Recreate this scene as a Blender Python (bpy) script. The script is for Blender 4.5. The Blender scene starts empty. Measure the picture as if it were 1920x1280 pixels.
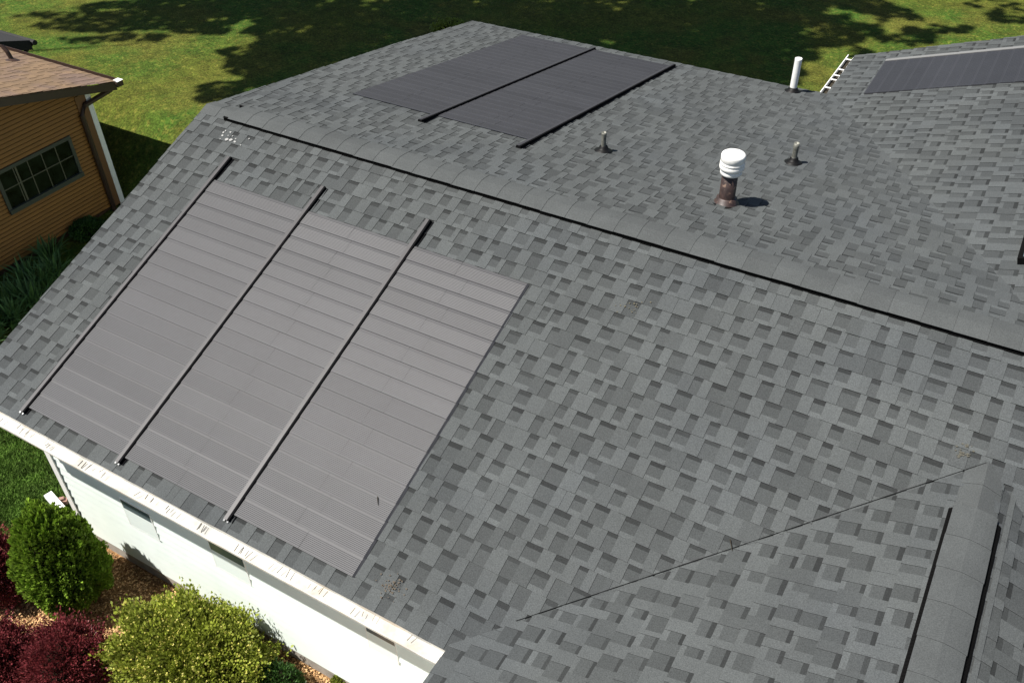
import bpy, math, random
import numpy as np
from mathutils import Vector, Matrix, noise
random.seed(11); rng = np.random.default_rng(11)
SC = bpy.context.scene
COL = SC.collection
# ------------------------------------------------------------------ camera
CP = Vector((2.937, -5.815, 4.018)); FPX = 1725.98
RX, RY, RZ = 0.8760, 0.0170, 0.5310
import json as _j
E_ = 0.143                                   # shingle exposure
PF, PB, PG, PW = 0.380, 0.171, 0.340, 0.308  # pitches: front, rear, front gable, rear wing
def rotm(rx, ry, rz):
    return Matrix.Rotation(rz, 3, 'Z') @ Matrix.Rotation(ry, 3, 'Y') @ Matrix.Rotation(rx, 3, 'X')
CM = rotm(RX, RY, RZ)
cam = bpy.data.cameras.new('camera'); camo = bpy.data.objects.new('camera', cam); COL.objects.link(camo)
camo.matrix_world = Matrix.Translation(CP) @ CM.to_4x4()
cam.sensor_width = 36; cam.lens = FPX / 1920 * 36; cam.clip_start = 0.05; cam.clip_end = 2000
SC.camera = camo
# ------------------------------------------------------------------ light
SUN_EL, SUN_AZ = math.radians(60), math.radians(42)   # azimuth of travel
LD = Vector((math.cos(SUN_EL)*math.cos(SUN_AZ), math.cos(SUN_EL)*math.sin(SUN_AZ), -math.sin(SUN_EL)))
W = bpy.data.worlds.new('World'); SC.world = W; W.use_nodes = True
nt = W.node_tree; nt.nodes.clear()
sky = nt.nodes.new('ShaderNodeTexSky'); sky.sky_type = 'NISHITA'; sky.sun_disc = False
sky.sun_elevation = SUN_EL; sky.sun_rotation = math.radians(228)
bg = nt.nodes.new('ShaderNodeBackground'); bg.inputs[1].default_value = 0.05
wo = nt.nodes.new('ShaderNodeOutputWorld'); nt.links.new(sky.outputs[0], bg.inputs[0]); nt.links.new(bg.outputs[0], wo.inputs[0])
sl = bpy.data.lights.new('sun', 'SUN'); sl.energy = 5.0; sl.angle = math.radians(0.5); sl.color = (1, .955, .89)
so = bpy.data.objects.new('sun', sl); COL.objects.link(so); so.rotation_euler = LD.to_track_quat('-Z', 'Y').to_euler(); so.location = (0, 0, 30)
SC.view_settings.view_transform = 'Standard'; SC.view_settings.look = 'None'
SC.view_settings.exposure = 0.85; SC.view_settings.gamma = 1
# ------------------------------------------------------------------ geometry of the place
def ray(u, v):
    return (CM @ Vector(((u-960)/FPX, -(v-640)/FPX, -1))).normalized()
def hit(u, v, n, c):
    r = ray(u, v); n = Vector(n); return CP + r*((c - n.dot(CP))/n.dot(r))
def front(u, v): return hit(u, v, (0, -PF, 1), 0)
def rear(u, v): return hit(u, v, (0, PB, 1), 0)
WX0, WZ0 = 0.846, -0.886
def wing(u, v): return hit(u, v, (-PW, 0, 1), WZ0 - PW*WX0)
G0, G1 = -3.45, -2.5
def ss(t):
    t = max(0, min(1, t)); return t*t*(3-2*t)
def gz(x, y):
    return G0 + (G1-G0)*ss((y-1.55)/1.6) + 0.04*noise.noise(Vector((x*.3, y*.3, 0)))*ss((y-1)/3)
def ground(u, v):
    p = hit(u, v, (0, 0, 1), G0)
    for _ in range(12): p = hit(u, v, (0, 0, 1), gz(p.x, p.y))
    return p
# ------------------------------------------------------------------ helpers
def tag(o, label=None, cat=None, group=None, kind=None):
    if label: o['label'] = label
    if cat: o['category'] = cat
    if group: o['group'] = group
    if kind: o['kind'] = kind
    return o
def empty(name, loc, label, cat, group=None):
    o = bpy.data.objects.new(name, None); COL.objects.link(o); o.location = loc; o.empty_display_size = .1
    return tag(o, label, cat, group)
class MB:
    def __init__(s): s.v = []; s.f = []; s.t = []
    def poly(s, pts, tone=1.0):
        i = len(s.v); s.v.extend([tuple(p) for p in pts]); s.f.append(tuple(range(i, i+len(pts)))); s.t.append(tone)
    def box(s, a, b, tone=1.0, M=None):
        x0, y0, z0 = a; x1, y1, z1 = b
        P = [Vector(p) for p in ((x0,y0,z0),(x1,y0,z0),(x1,y1,z0),(x0,y1,z0),(x0,y0,z1),(x1,y0,z1),(x1,y1,z1),(x0,y1,z1))]
        if M is not None: P = [M @ p for p in P]
        i = len(s.v); s.v.extend([tuple(p) for p in P])
        for f in ((3,2,1,0),(4,5,6,7),(0,1,5,4),(1,2,6,5),(2,3,7,6),(3,0,4,7)):
            s.f.append(tuple(i+k for k in f)); s.t.append(tone)
    def lathe(s, c, prof, n=24, axis=(0,0,1), tone=1.0, tones=None, cap=True):
        c = Vector(c); q = Vector((0,0,1)).rotation_difference(Vector(axis).normalized())
        i = len(s.v)
        for r, h in prof:
            for k in range(n):
                a = 2*math.pi*k/n; s.v.append(tuple(c + q @ Vector((r*math.cos(a), r*math.sin(a), h))))
        for j in range(len(prof)-1):
            for k in range(n):
                s.f.append((i+j*n+k, i+j*n+(k+1)%n, i+(j+1)*n+(k+1)%n, i+(j+1)*n+k)); s.t.append(tones[j] if tones else tone)
        if cap:
            s.f.append(tuple(i+(len(prof)-1)*n+k for k in range(n))); s.t.append(tones[-1] if tones else tone)
    def tube(s, pts, r, n=8, tone=1.0):
        pts = [Vector(p) for p in pts]; rings = []
        for j, p in enumerate(pts):
            d = (pts[min(j+1, len(pts)-1)] - pts[max(j-1, 0)]).normalized()
            up = Vector((0,0,1)) if abs(d.z) < .9 else Vector((1,0,0))
            a = d.cross(up).normalized(); b = d.cross(a).normalized(); i = len(s.v); rings.append(i)
            rr = r[j] if isinstance(r, (list, tuple)) else r
            for k in range(n):
                t = 2*math.pi*(k+.5)/n; s.v.append(tuple(p + a*rr*math.cos(t) + b*rr*math.sin(t)))
        for j in range(len(rings)-1):
            for k in range(n):
                s.f.append((rings[j]+k, rings[j]+(k+1)%n, rings[j+1]+(k+1)%n, rings[j+1]+k)); s.t.append(tone)
        s.f.append(tuple(rings[0]+k for k in range(n))); s.t.append(tone)
        s.f.append(tuple(rings[-1]+k for k in range(n))); s.t.append(tone)
    def prism(s, prof, x0, x1, tone=1.0):     # (y,z) outline swept along x
        n = len(prof); i = len(s.v)
        for x in (x0, x1):
            for y, z in prof: s.v.append((x, y, z))
        for k in range(n):
            s.f.append((i+k, i+(k+1)%n, i+n+(k+1)%n, i+n+k)); s.t.append(tone)
        s.f.append(tuple(i+k for k in range(n))); s.t.append(tone)
        s.f.append(tuple(i+n+k for k in reversed(range(n)))); s.t.append(tone)
    def build(s, name, mat, parent=None, smooth=False):
        me = bpy.data.meshes.new(name); me.from_pydata(s.v, [], s.f); me.validate(clean_customdata=False)
        if len(me.polygons) == len(s.t):
            a = me.attributes.new('tone', 'FLOAT', 'FACE'); a.data.foreach_set('value', s.t)
        if smooth: me.polygons.foreach_set('use_smooth', [True]*len(me.polygons))
        me.materials.append(mat); me.update()
        o = bpy.data.objects.new(name, me); COL.objects.link(o)
        if parent is not None:
            o.parent = parent
            if parent.type == 'EMPTY': o.matrix_parent_inverse = Matrix.Translation(-parent.location)
        return o
# ------------------------------------------------------------------ materials
def mat(name, col, rough=.8, metal=0, spec=.5, tone=False, n1=None, n2=None, bump=None, tint=None, coat=None, coords='Object'):
    """n1/n2: (scale, detail, lo, hi) noise multiplying the base colour; bump: (scale, strength, distance);
       tint: (scale, (r,g,b), amount) blotches of another real colour"""
    m = bpy.data.materials.new(name); m.use_nodes = True; t = m.node_tree; b = t.nodes['Principled BSDF']
    N = t.nodes.new; L = t.links.new
    b.inputs['Roughness'].default_value = rough; b.inputs['Metallic'].default_value = metal
    b.inputs['Specular IOR Level'].default_value = spec
    tc = N('ShaderNodeTexCoord').outputs[coords]
    rgb = N('ShaderNodeRGB'); rgb.outputs[0].default_value = (*col, 1); cur = rgb.outputs[0]
    def mixc(a, bcol, fac, blend='MIX'):
        x = N('ShaderNodeMix'); x.data_type = 'RGBA'; x.blend_type = blend
        if isinstance(fac, float): x.inputs[0].default_value = fac
        else: L(fac, x.inputs[0])
        L(a, x.inputs[6])
        if isinstance(bcol, tuple): x.inputs[7].default_value = (*bcol, 1)
        else: L(bcol, x.inputs[7])
        return x.outputs[2]
    def nz(sc, det, lo, hi, f0=.3, f1=.7):
        n = N('ShaderNodeTexNoise'); n.inputs['Scale'].default_value = sc; n.inputs['Detail'].default_value = det; L(tc, n.inputs['Vector'])
        r = N('ShaderNodeMapRange'); L(n.outputs[0], r.inputs[0]); r.inputs[1].default_value = f0; r.inputs[2].default_value = f1
        r.inputs[3].default_value = lo; r.inputs[4].default_value = hi; return r.outputs[0]
    if tint:
        for tt in (tint if isinstance(tint, list) else [tint]):
            sc, c2, am = tt[:3]; f0, f1 = (tt[3], tt[4]) if len(tt) > 3 else (.45, .65)
            cur = mixc(cur, c2, nz(sc, 4, 0, am, f0, f1))
    for q in (n1, n2):
        if q:
            o = nz(*q); cmb = N('ShaderNodeCombineColor'); [L(o, cmb.inputs[k]) for k in range(3)]
            cur = mixc(cur, cmb.outputs[0], 1.0, 'MULTIPLY')
    if tone:
        a = N('ShaderNodeAttribute'); a.attribute_name = 'tone'; cmb = N('ShaderNodeCombineColor'); [L(a.outputs['Fac'], cmb.inputs[k]) for k in range(3)]
        cur = mixc(cur, cmb.outputs[0], 1.0, 'MULTIPLY')
    L(cur, b.inputs['Base Color'])
    if bump:
        n = N('ShaderNodeTexNoise'); n.inputs['Scale'].default_value = bump[0]; n.inputs['Detail'].default_value = 6; L(tc, n.inputs['Vector'])
        bp = N('ShaderNodeBump'); bp.inputs['Strength'].default_value = bump[1]; bp.inputs['Distance'].default_value = bump[2]
        L(n.outputs[0], bp.inputs['Height']); L(bp.outputs[0], b.inputs['Normal'])
    return m
SH = (0.0635, 0.0690, 0.0690)
M_SH = mat('shingle', SH, .9, spec=.25, tone=True, n1=(150, 4, .70, 1.30), n2=(1.6, 4, .90, 1.08), bump=(220, .5, .004), tint=[(1.1, (.058, .064, .0665), .7)])
M_CAP = mat('cap_shingle', (0.0615, 0.0665, 0.0665), .9, spec=.25, tone=True, n1=(150, 4, .74, 1.26), n2=(5, 4, .92, 1.07), bump=(300, .3, .003))
M_BLACK = mat('black_plastic', (.004, .004, .004), .9, spec=.05)
M_PV = mat('pv', (.021, .0215, .0255), .60, spec=.6, tone=True, n1=(30, 2, .94, 1.06), n2=(3, 3, .92, 1.08))
M_BAR = mat('bar_metal', (.034, .032, .034), .5, spec=.5, n1=(25, 3, .9, 1.1))
M_BARS = mat('bar_shade', (.005, .005, .0055), .9, spec=.06)
M_ALU = mat('aluminium', (.6, .6, .58), .35, metal=.8)
M_WHITE = mat('white_siding', (.74, .81, .77), .6, tone=True, n1=(6, 3, .96, 1.02))
M_TRIM = mat('white_trim', (.80, .80, .77), .55, n1=(12, 3, .93, 1.03))
M_GUT = mat('gutter_white', (.50, .49, .45), .6, n1=(6, 5, .74, 1.12), n2=(45, 4, .9, 1.05), tint=(5, (.55, .45, .33), .55, .52, .75))
M_CONC = mat('concrete', (.34, .31, .27), .9, n1=(12, 4, .8, 1.15), bump=(80, .4, .01))
M_DEBRIS = mat('twig', (.035, .030, .022), .95, spec=.1)
M_RUB = mat('black_rubber', (.006, .006, .006), .5, spec=.15)
M_RUST = mat('brown_flue', (.034, .020, .017), .5, n1=(25, 4, .6, 1.4), tint=(30, (.30, .20, .14), .7, .6, .75))
M_CAPW = mat('white_cap', (.80, .79, .76), .5, n1=(22, 4, .8, 1.04), tint=(30, (.35, .3, .24), .5, .6, .8))
M_PVC = mat('white_pipe', (.75, .75, .72), .45, n1=(22, 3, .9, 1.04))
M_GALV = mat('lead_pipe', (.17, .17, .145), .55, metal=.3, n1=(35, 4, .55, 1.25))
M_TAN = mat('tan_siding', (.250, .110, .018), .65, tone=True, n1=(5, 3, .92, 1.06))
M_BRN = mat('brown_trim', (.040, .020, .012), .5, n1=(20, 3, .85, 1.1))
M_TBRN = mat('tan_board', (.16, .075, .028), .65)
M_NROOF = mat('brown_shingle', (.165, .106, .058), .9, tone=True, n1=(160, 3, .8, 1.2), n2=(3, 3, .85, 1.12), bump=(200, .3, .004), tint=(2, (.12, .08, .07), .7))
M_DROOF = mat('dark_roof', (.014, .013, .013), .8, n1=(40, 3, .7, 1.3))
M_NFND = mat('brown_foundation', (.06, .032, .016), .9, n1=(12, 4, .7, 1.2))
M_GLASS = mat('dark_glass', (.005, .008, .005), .25, spec=.12, n1=(7, 3, .3, 2.2))
M_WFR = mat('window_frame', (.050, .055, .045), .5)
M_MUN = mat('muntin', (.10, .095, .065), .5)
M_BLIND = mat('pale_blind', (.74, .81, .77), .6)
M_GL2 = mat('grey_glass', (.09, .12, .13), .15)
M_LAWN = mat('lawn', (.038, .078, .010), .95, spec=.1, coords='Object', n1=(30, 6, .45, 1.5), n2=(5, 7, .7, 1.28), bump=(40, .6, .05),
             tint=[(0.9, (.100, .086, .018), .75, .46, .64), (0.45, (.066, .078, .011), .8, .4, .6), (12, (.14, .13, .025), .6, .52, .7)])
M_MULCH = mat('mulch', (.33, .19, .085), .95, spec=.1, n1=(60, 4, .45, 1.4), n2=(7, 4, .75, 1.15), bump=(70, 1, .03), tint=(20, (.20, .09, .04), .7, .5, .65))
M_CHIP = mat('chip', (.50, .31, .15), .9, tone=True, spec=.1)
M_GRASS = mat('grass_blades', (.080, .150, .022), .8, tone=True, spec=.2)
def leafmat(name, c, rough=.55, transl=.25):
    m = mat(name, c, rough, tone=True, spec=.35, n1=(5, 3, .8, 1.2)); t = m.node_tree; b = t.nodes['Principled BSDF']
    tr = t.nodes.new('ShaderNodeBsdfTranslucent'); mx = t.nodes.new('ShaderNodeMixShader'); mx.inputs[0].default_value = transl
    cs = b.inputs['Base Color'].links[0].from_socket; t.links.new(cs, tr.inputs[0])
    out = t.nodes['Material Output']; t.links.new(b.outputs[0], mx.inputs[1]); t.links.new(tr.outputs[0], mx.inputs[2]); t.links.new(mx.outputs[0], out.inputs[0])
    return m
_t = M_PV.node_tree; _at = [n for n in _t.nodes if n.type == 'ATTRIBUTE'][0]; _mm = _t.nodes.new('ShaderNodeMath'); _mm.operation = 'MULTIPLY_ADD'; _mm.inputs[1].default_value = .60; _mm.inputs[2].default_value = .10; _mm.use_clamp = True; _t.links.new(_at.outputs['Fac'], _mm.inputs[0]); _t.links.new(_mm.outputs[0], _t.nodes['Principled BSDF'].inputs['Specular IOR Level'])
L_ARB = leafmat('arborvitae_leaf', (.145, .235, .022))
L_RED = leafmat('barberry_leaf', (.15, .026, .030))
L_YEL = leafmat('spirea_leaf', (.20, .235, .028))
L_FLW = leafmat('yellow_flower', (.60, .56, .14))
L_DRK = leafmat('dark_leaf', (.03, .075, .012))
L_LILY = leafmat('lily_leaf', (.095, .190, .060))
L_TREE = leafmat('tree_leaf', (.05, .09, .02), transl=.15)
M_TWIG = mat('dark_branch', (.012, .010, .006), .95, spec=.1)
M_BARK = mat('bark', (.09, .065, .045), .95, n1=(8, 4, .6, 1.2))
M_REDF = leafmat('red_flower', (.45, .02, .02))
# ------------------------------------------------------------------ ground
def make_ground():
    xs = np.unique(np.concatenate([np.linspace(-700, -40, 8), np.linspace(-40, 25, 90), np.linspace(25, 700, 8)]))
    ys = np.unique(np.concatenate([np.linspace(-700, -14, 8), np.linspace(-14, 40, 90), np.linspace(40, 700, 8)]))
    m = MB(); nx = len(xs)
    for y in ys:
        for x in xs: m.v.append((float(x), float(y), gz(float(x), float(y))))
    for j in range(len(ys)-1):
        for i in range(nx-1):
            m.f.append((j*nx+i, j*nx+i+1, (j+1)*nx+i+1, (j+1)*nx+i)); m.t.append(1)
    tag(m.build('lawn', M_LAWN, None, True), kind='structure')
make_ground()
# ------------------------------------------------------------------ shingle slopes
def clip(poly, planes):
    for a, b, c in planes:
        out = []
        for i in range(len(poly)):
            p, q = poly[i], poly[(i+1) % len(poly)]; dp = a*p[0]+b*p[1]-c; dq = a*q[0]+b*q[1]-c
            if dp <= 0: out.append(p)
            if (dp < 0 < dq) or (dq < 0 < dp):
                t = dp/(dp-dq); out.append((p[0]+(q[0]-p[0])*t, p[1]+(q[1]-p[1])*t))
        poly = out
        if len(poly) < 3: return []
    return poly
def shingles(m, O, U, S, u0, u1, s0, s1, planes=(), e=E_, seed=1, thick=.0065, tooth=.0035, lo=.062, hi=.132, contrast=1.1):
    R = random.Random(seed); O, U, S = Vector(O), Vector(U), Vector(S); Nn = U.cross(S).normalized()
    if Nn.z < 0: Nn = -Nn
    def P(u, s, n):
        w1 = noise.noise(Vector((u*1.3+seed, s*2.1, 0))); w2 = noise.noise(Vector((u*4.1+seed, s*5, 2)))
        return O + U*u + S*(s + .0035*w1 + .002*w2) + Nn*(n + .0022*w1)
    planes = list(planes)+[(0, -1, -s0)]; rows = int(math.ceil((s1-s0)/e - 1e-6)); off = (s1-s0) - rows*e
    def piece(ua, ub, sa, sb, ra, rb, hgt, tone, sides):
        poly = clip([(ua, sa), (ub, sa), (ub, sb), (ua, sb)], planes)
        if not poly: return
        def H(s): return .0015 + (thick-.0015)*(s-ra)/(rb-ra) + hgt
        m.poly([P(u, s, H(s)) for u, s in poly], tone)
        for i in range(len(poly)):
            a, b = poly[i], poly[(i+1) % len(poly)]
            if abs(a[1]-ra) < 1e-6 and abs(b[1]-ra) < 1e-6: continue
            butt = abs(a[1]-rb) < 1e-6 and abs(b[1]-rb) < 1e-6
            if not butt and not sides: continue
            d = .010 if butt or sides == 2 else hgt+.0005
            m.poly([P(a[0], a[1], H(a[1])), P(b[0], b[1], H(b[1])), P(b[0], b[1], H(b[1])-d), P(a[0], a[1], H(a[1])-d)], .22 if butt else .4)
    for r in range(rows):
        ra = s0 + off + r*e; rb = ra + e
        u = u0 - R.uniform(0, .3); kind = R.random() < .5
        jn = u + R.uniform(.3, 1.0); band = R.uniform(.9, 1.1)
        while u < u1:
            if kind:   # tooth
                w = R.uniform(lo, hi)
                if R.random() < .09: w *= .5
            else: w = R.uniform(lo*.95, hi*.95)
            a, b = max(u, u0), min(u+w, u1)
            if b > a + .004:
                if kind:
                    tn = R.choice([1.05, 1.03, 1.08, .99, .94, .84, 1.02, 1.04])*R.uniform(.97, 1.03)
                    tn = 1 + (tn-1)*contrast
                    gap = .0018 if R.random() < .65 else 0
                    piece(a, b-gap, ra, rb, ra, rb, tooth, tn, 1)
                    if gap: piece(b-gap, b, ra, rb, ra, rb, 0, .35, 0)
                else:
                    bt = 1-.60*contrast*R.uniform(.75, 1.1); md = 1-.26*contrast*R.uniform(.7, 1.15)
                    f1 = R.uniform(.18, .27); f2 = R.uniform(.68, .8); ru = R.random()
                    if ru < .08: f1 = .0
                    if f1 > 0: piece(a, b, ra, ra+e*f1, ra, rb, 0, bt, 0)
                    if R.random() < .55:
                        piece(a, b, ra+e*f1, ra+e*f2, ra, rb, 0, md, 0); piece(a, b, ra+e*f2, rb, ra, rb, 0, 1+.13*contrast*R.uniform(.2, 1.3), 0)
                    else: piece(a, b, ra+e*f1, rb, ra, rb, 0, md, 0)
            u += w
            kind = not kind if R.random() < (.93 if kind else 1) else kind
    return m
cF, cB, cG, cW = [1/math.hypot(1, p) for p in (PF, PB, PG, PW)]
SF = Vector((0, -cF, -PF*cF)); SB = Vector((0, cB, -PB*cB))
SGl = Vector((-cG, 0, -PG*cG)); SGr = Vector((cG, 0, -PG*cG)); SW = Vector((-cW, 0, -PW*cW))
XRK = -4.095; SE = 3.502
GX, GZ = 3.455, -0.344                      # front gable ridge
house = empty('house', (0, 0, G0), 'grey shingled house with white siding and three black solar slate arrays', 'house')
EX1 = 7.2
# front slope, its deck underneath
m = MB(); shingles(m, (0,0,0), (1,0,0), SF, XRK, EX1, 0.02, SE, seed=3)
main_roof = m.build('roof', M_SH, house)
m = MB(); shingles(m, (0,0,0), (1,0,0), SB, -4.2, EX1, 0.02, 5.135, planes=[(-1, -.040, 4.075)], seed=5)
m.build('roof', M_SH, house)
# left slope of the front gable (clipped where it meets the main slope)
# u = world y, s measured down from the gable ridge; plane above the main slope where  z_gable > z_front
# z_g = GZ - PG*cG*s ; z_f = PF*y  ->  PF*u + PG*cG*s <= GZ - .006
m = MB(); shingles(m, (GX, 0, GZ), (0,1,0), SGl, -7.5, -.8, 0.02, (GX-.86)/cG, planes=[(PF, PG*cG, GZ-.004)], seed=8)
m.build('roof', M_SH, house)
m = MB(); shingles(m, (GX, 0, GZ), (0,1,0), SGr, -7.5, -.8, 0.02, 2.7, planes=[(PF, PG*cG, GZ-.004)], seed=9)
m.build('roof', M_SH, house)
# rear wing slope: u = y ; s down toward -x
WRX = 3.95; WRZ = WZ0 + PW*(WRX-WX0)
wk0, wk1 = wing(1603, 105), wing(1920, 68)
ky = (wk1.y-wk0.y)/((wk0.x-wk1.x)/-1)       # dy per dx of the far rake
aw = wk0.y - ky*wk0.x                        # y <= aw + ky*x
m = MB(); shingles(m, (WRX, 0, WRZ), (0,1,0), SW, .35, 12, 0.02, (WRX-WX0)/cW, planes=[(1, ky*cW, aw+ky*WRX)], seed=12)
m.build('roof', M_SH, house)
# far half of the wing roof and its end wall
m = MB(); 
yk = lambda x: aw+ky*x
m.poly([(WRX,.35,WRZ-.01),(WRX,yk(WRX),WRZ-.01),(WRX+3,yk(WRX),WRZ-.01-3*PW),(WRX+3,.35,WRZ-.01-3*PW)])
m.build('roof', M_CAP, house)
# roof decks (thickness under the shingles)
def slab(pts, nrm, t, matl, name, top=-.006):
    m = MB(); n = Vector(nrm).normalized(); A = [Vector(p)+n*top for p in pts]; B = [p - n*t for p in A]
    m.poly(A); m.poly(list(reversed(B)))
    for i in range(len(A)): j = (i+1) % len(A); m.poly([A[i], B[i], B[j], A[j]])
    return m.build(name, matl, house)
nF = Vector((0, -PF, 1)); nB = Vector((0, PB, 1))
slab([(XRK+.012,0,0),(XRK+.012,-SE*cF+.012,-SE*cF*PF),(EX1,-SE*cF+.012,-SE*cF*PF),(EX1,0,0)], nF, .03, M_TRIM, 'roof_deck')
slab([(-4.06,0,0),(EX1,0,0),(EX1,5.135*cB-.01,-5.135*cB*PB),(-3.86,5.135*cB-.01,-5.135*cB*PB)], nB, .03, M_TRIM, 'roof_deck')
slab([(GX,-7.5,GZ),(GX,-1.0,GZ),(2.35,-1.95,GZ-PG*(GX-2.35)),(.872,-3.25,GZ-PG*(GX-.872)),(.872,-7.5,GZ-PG*(GX-.872))], (-PG,0,1), .03, M_TRIM, 'roof_deck')
slab([(WRX,.4,WRZ),(WRX,yk(WRX)-.01,WRZ),(WX0+.01,yk(WX0)-.01,WZ0),(WX0+.01,.4,WZ0)], (-PW,0,1), .03, M_TRIM, 'roof_deck')
# valley cut: a fine dark line of sealed shingle edges
m = MB()
va, vb = front(968, 1164), front(1849, 868)
d = (vb-va).normalized(); nn = nF.normalized(); w = d.cross(nn).normalized()
N_ = 46
for k in range(N_):
    t0, t1 = k/N_, (k+1)/N_; a = va+(vb-va)*t0; b = va+(vb-va)*t1
    q = .0010+.0014*random.random()
    h = nn*.0125
    m.poly([a+h-w*q, b+h-w*q, b+h+w*q, a+h+w*q], .12); 
    m.poly([a+h-w*q, b+h-w*q, b-w*q, a-w*q], .2); m.poly([a+h+w*q, b+h+w*q, b+w*q, a+w*q], .2)
m.build('valley_cut', M_SH, house)
# ---- ridge vents
def ridge_vent(a, b, sa, sb, half, rise, vent, seglen=.145, seed=2, ledge=(.006, .0), flat=.10):
    """a->b ridge line ; sa, sb unit down-slope vectors ; vent=(t0,t1) metres with the black vent under the caps"""
    R = random.Random(seed); a, b = Vector(a), Vector(b); d = (b-a).normalized(); L = (b-a).length
    sa, sb = Vector(sa), Vector(sb); up = Vector((0,0,1))
    na = d.cross(sa).normalized(); na = na if na.z > 0 else -na
    nb = d.cross(sb).normalized(); nb = nb if nb.z > 0 else -nb
    m = MB(); k = 0; t = 0
    while t < L:
        e2 = min(L, t+seglen*R.uniform(.93, 1.07)); tn = R.choice([1, 1.05, .96, 1.02, .92, .98])*R.uniform(.98, 1.02)
        r0 = rise if vent[0] <= t+.05 <= vent[1] else .006
        wj = R.uniform(-.0025, .0025)
        def sec(tt, extra):
            c = a + d*tt; out = []; dr = lambda q: -up*(half*(flat if r0 > .02 else 0)*(1-q)**1.7)
            for q in (1.0, .72, .46, .22): out.append(c + sa*(half+wj)*q + na*(r0+extra+.004*(1-q)) + dr(q))
            out.append(c + up*(r0+extra+.004) + dr(0))
            for q in (.22, .46, .72, 1.0): out.append(c + sb*(half+wj)*q + nb*(r0+extra+.004*(1-q)) + dr(q))
            return out
        A, B = sec(max(0, t-.01), .0008), sec(e2, .004)
        for i in range(8): m.poly([A[i], A[i+1], B[i+1], B[i]], tn)
        for i in range(8): m.poly([B[i], B[i+1], B[i+1]-up*.010, B[i]-up*.005], .65)
        for i, n_ in ((0, na), (8, nb)): m.poly([A[i], B[i], B[i]-n_*.005, A[i]-n_*.005], .3)
        t = e2
    cap = m.build('ridge_cap', M_CAP, house, True)
    v = MB()
    t0, t1 = vent
    for s_, n_ in ((sa, na), (sb, nb)):
        tt = t0
        while tt < t1:     # honeycomb side: little black baffles with gaps
            te = min(t1, tt+.012)
            for hh, dep in ((.003, .0), (rise-.006, .0)):
                pass
            c0 = a+d*tt; c1 = a+d*(te-.004)
            v.poly([c0+s_*(half-.004)+n_*.002, c1+s_*(half-.004)+n_*.002, c1+s_*(half-.004)+n_*(rise+.001), c0+s_*(half-.004)+n_*(rise+.001)])
            tt = te
        c0 = a+d*t0; c1 = a+d*t1
        for hh in (.002, rise*.5, rise-.004):
            v.poly([c0+s_*(half+.001)+n_*hh, c1+s_*(half+.001)+n_*hh, c1+s_*(half+.001)+n_*(hh+.003), c0+s_*(half+.001)+n_*(hh+.003)])
            v.poly([c0+s_*(half+.001)+n_*(hh+.003), c1+s_*(half+.001)+n_*(hh+.003), c1+s_*(half-.02)+n_*(hh+.003), c0+s_*(half-.02)+n_*(hh+.003)])
        v.poly([c0+s_*(half-.012)+n_*.002, c1+s_*(half-.012)+n_*.002, c1+s_*(half-.012)+n_*rise, c0+s_*(half-.012)+n_*rise])
    for s_, n_, lw in ((sa, na, ledge[0]), (sb, nb, ledge[1])):      # perforated lip that sticks out past the caps
        if lw <= 0: continue
        c0 = a+d*t0; c1 = a+d*t1; tt = t0
        v.poly([c0+s_*(half-.01)+n_*(rise*.62), c1+s_*(half-.01)+n_*(rise*.62), c1+s_*(half+lw)+n_*.012, c0+s_*(half+lw)+n_*.012])
        while tt < t1:
            p0 = a+d*tt; p1 = a+d*(tt+.010)
            for q0, q1 in ((.25, .45), (.6, .8)):
                h0_ = rise*.62*(1-q0)+.012*q0+.003; h1_ = rise*.62*(1-q1)+.012*q1+.003
                v.poly([p0+s_*(half+lw*q0)+n_*h0_, p1+s_*(half+lw*q0)+n_*h0_, p1+s_*(half+lw*q1)+n_*h1_, p0+s_*(half+lw*q1)+n_*h1_])
            tt += .024
        v.poly([c0+s_*(half+lw)+n_*.012, c1+s_*(half+lw)+n_*.012, c1+s_*(half+lw+.002)+n_*.003, c0+s_*(half+lw+.002)+n_*.003])
    for tt in ():
        c = a+d*tt; v.poly([c+sa*half+na*.002, c+sa*half+na*rise, c+up*rise, c+sb*half+nb*rise, c+sb*half+nb*.002, c+up*.002])
    v.build('ridge_vent', M_BLACK, house)
vx0 = front(418, 229).x
ridge_vent((XRK+.004,0,0), (EX1,0,0), SF, SB, .119, .042, (vx0-XRK, 11), seglen=.215, seed=4)
# a mesh name for every cap: front gable ridge
gy = hit(1783, 952, (0,0,1), GZ-.03).y
ridge_vent((GX,-.86,GZ), (GX,-7.5,GZ), SGl, SGr, .119, .038, (-.86-gy, 7), seglen=.25, seed=6, ledge=(.028, .042), flat=.17)
# ---- side flashing strip at the right of the gable ridge
m = MB()
for k in range(9):
    y0 = -1.02-k*.22
    o_ = Vector((GX,0,GZ))+SGr*(.175)
    n_ = Vector((PG,0,1)).normalized()*.014
    m.poly([o_+Vector((0,y0,0))+n_, o_+Vector((0,y0-.215,0))+n_*.8, o_+SGr*.035+Vector((0,y0-.215,0))+n_*.8, o_+SGr*.035+Vector((0,y0,0))+n_], 1.15)
m.build('step_flashing', M_CAP, house)
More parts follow.
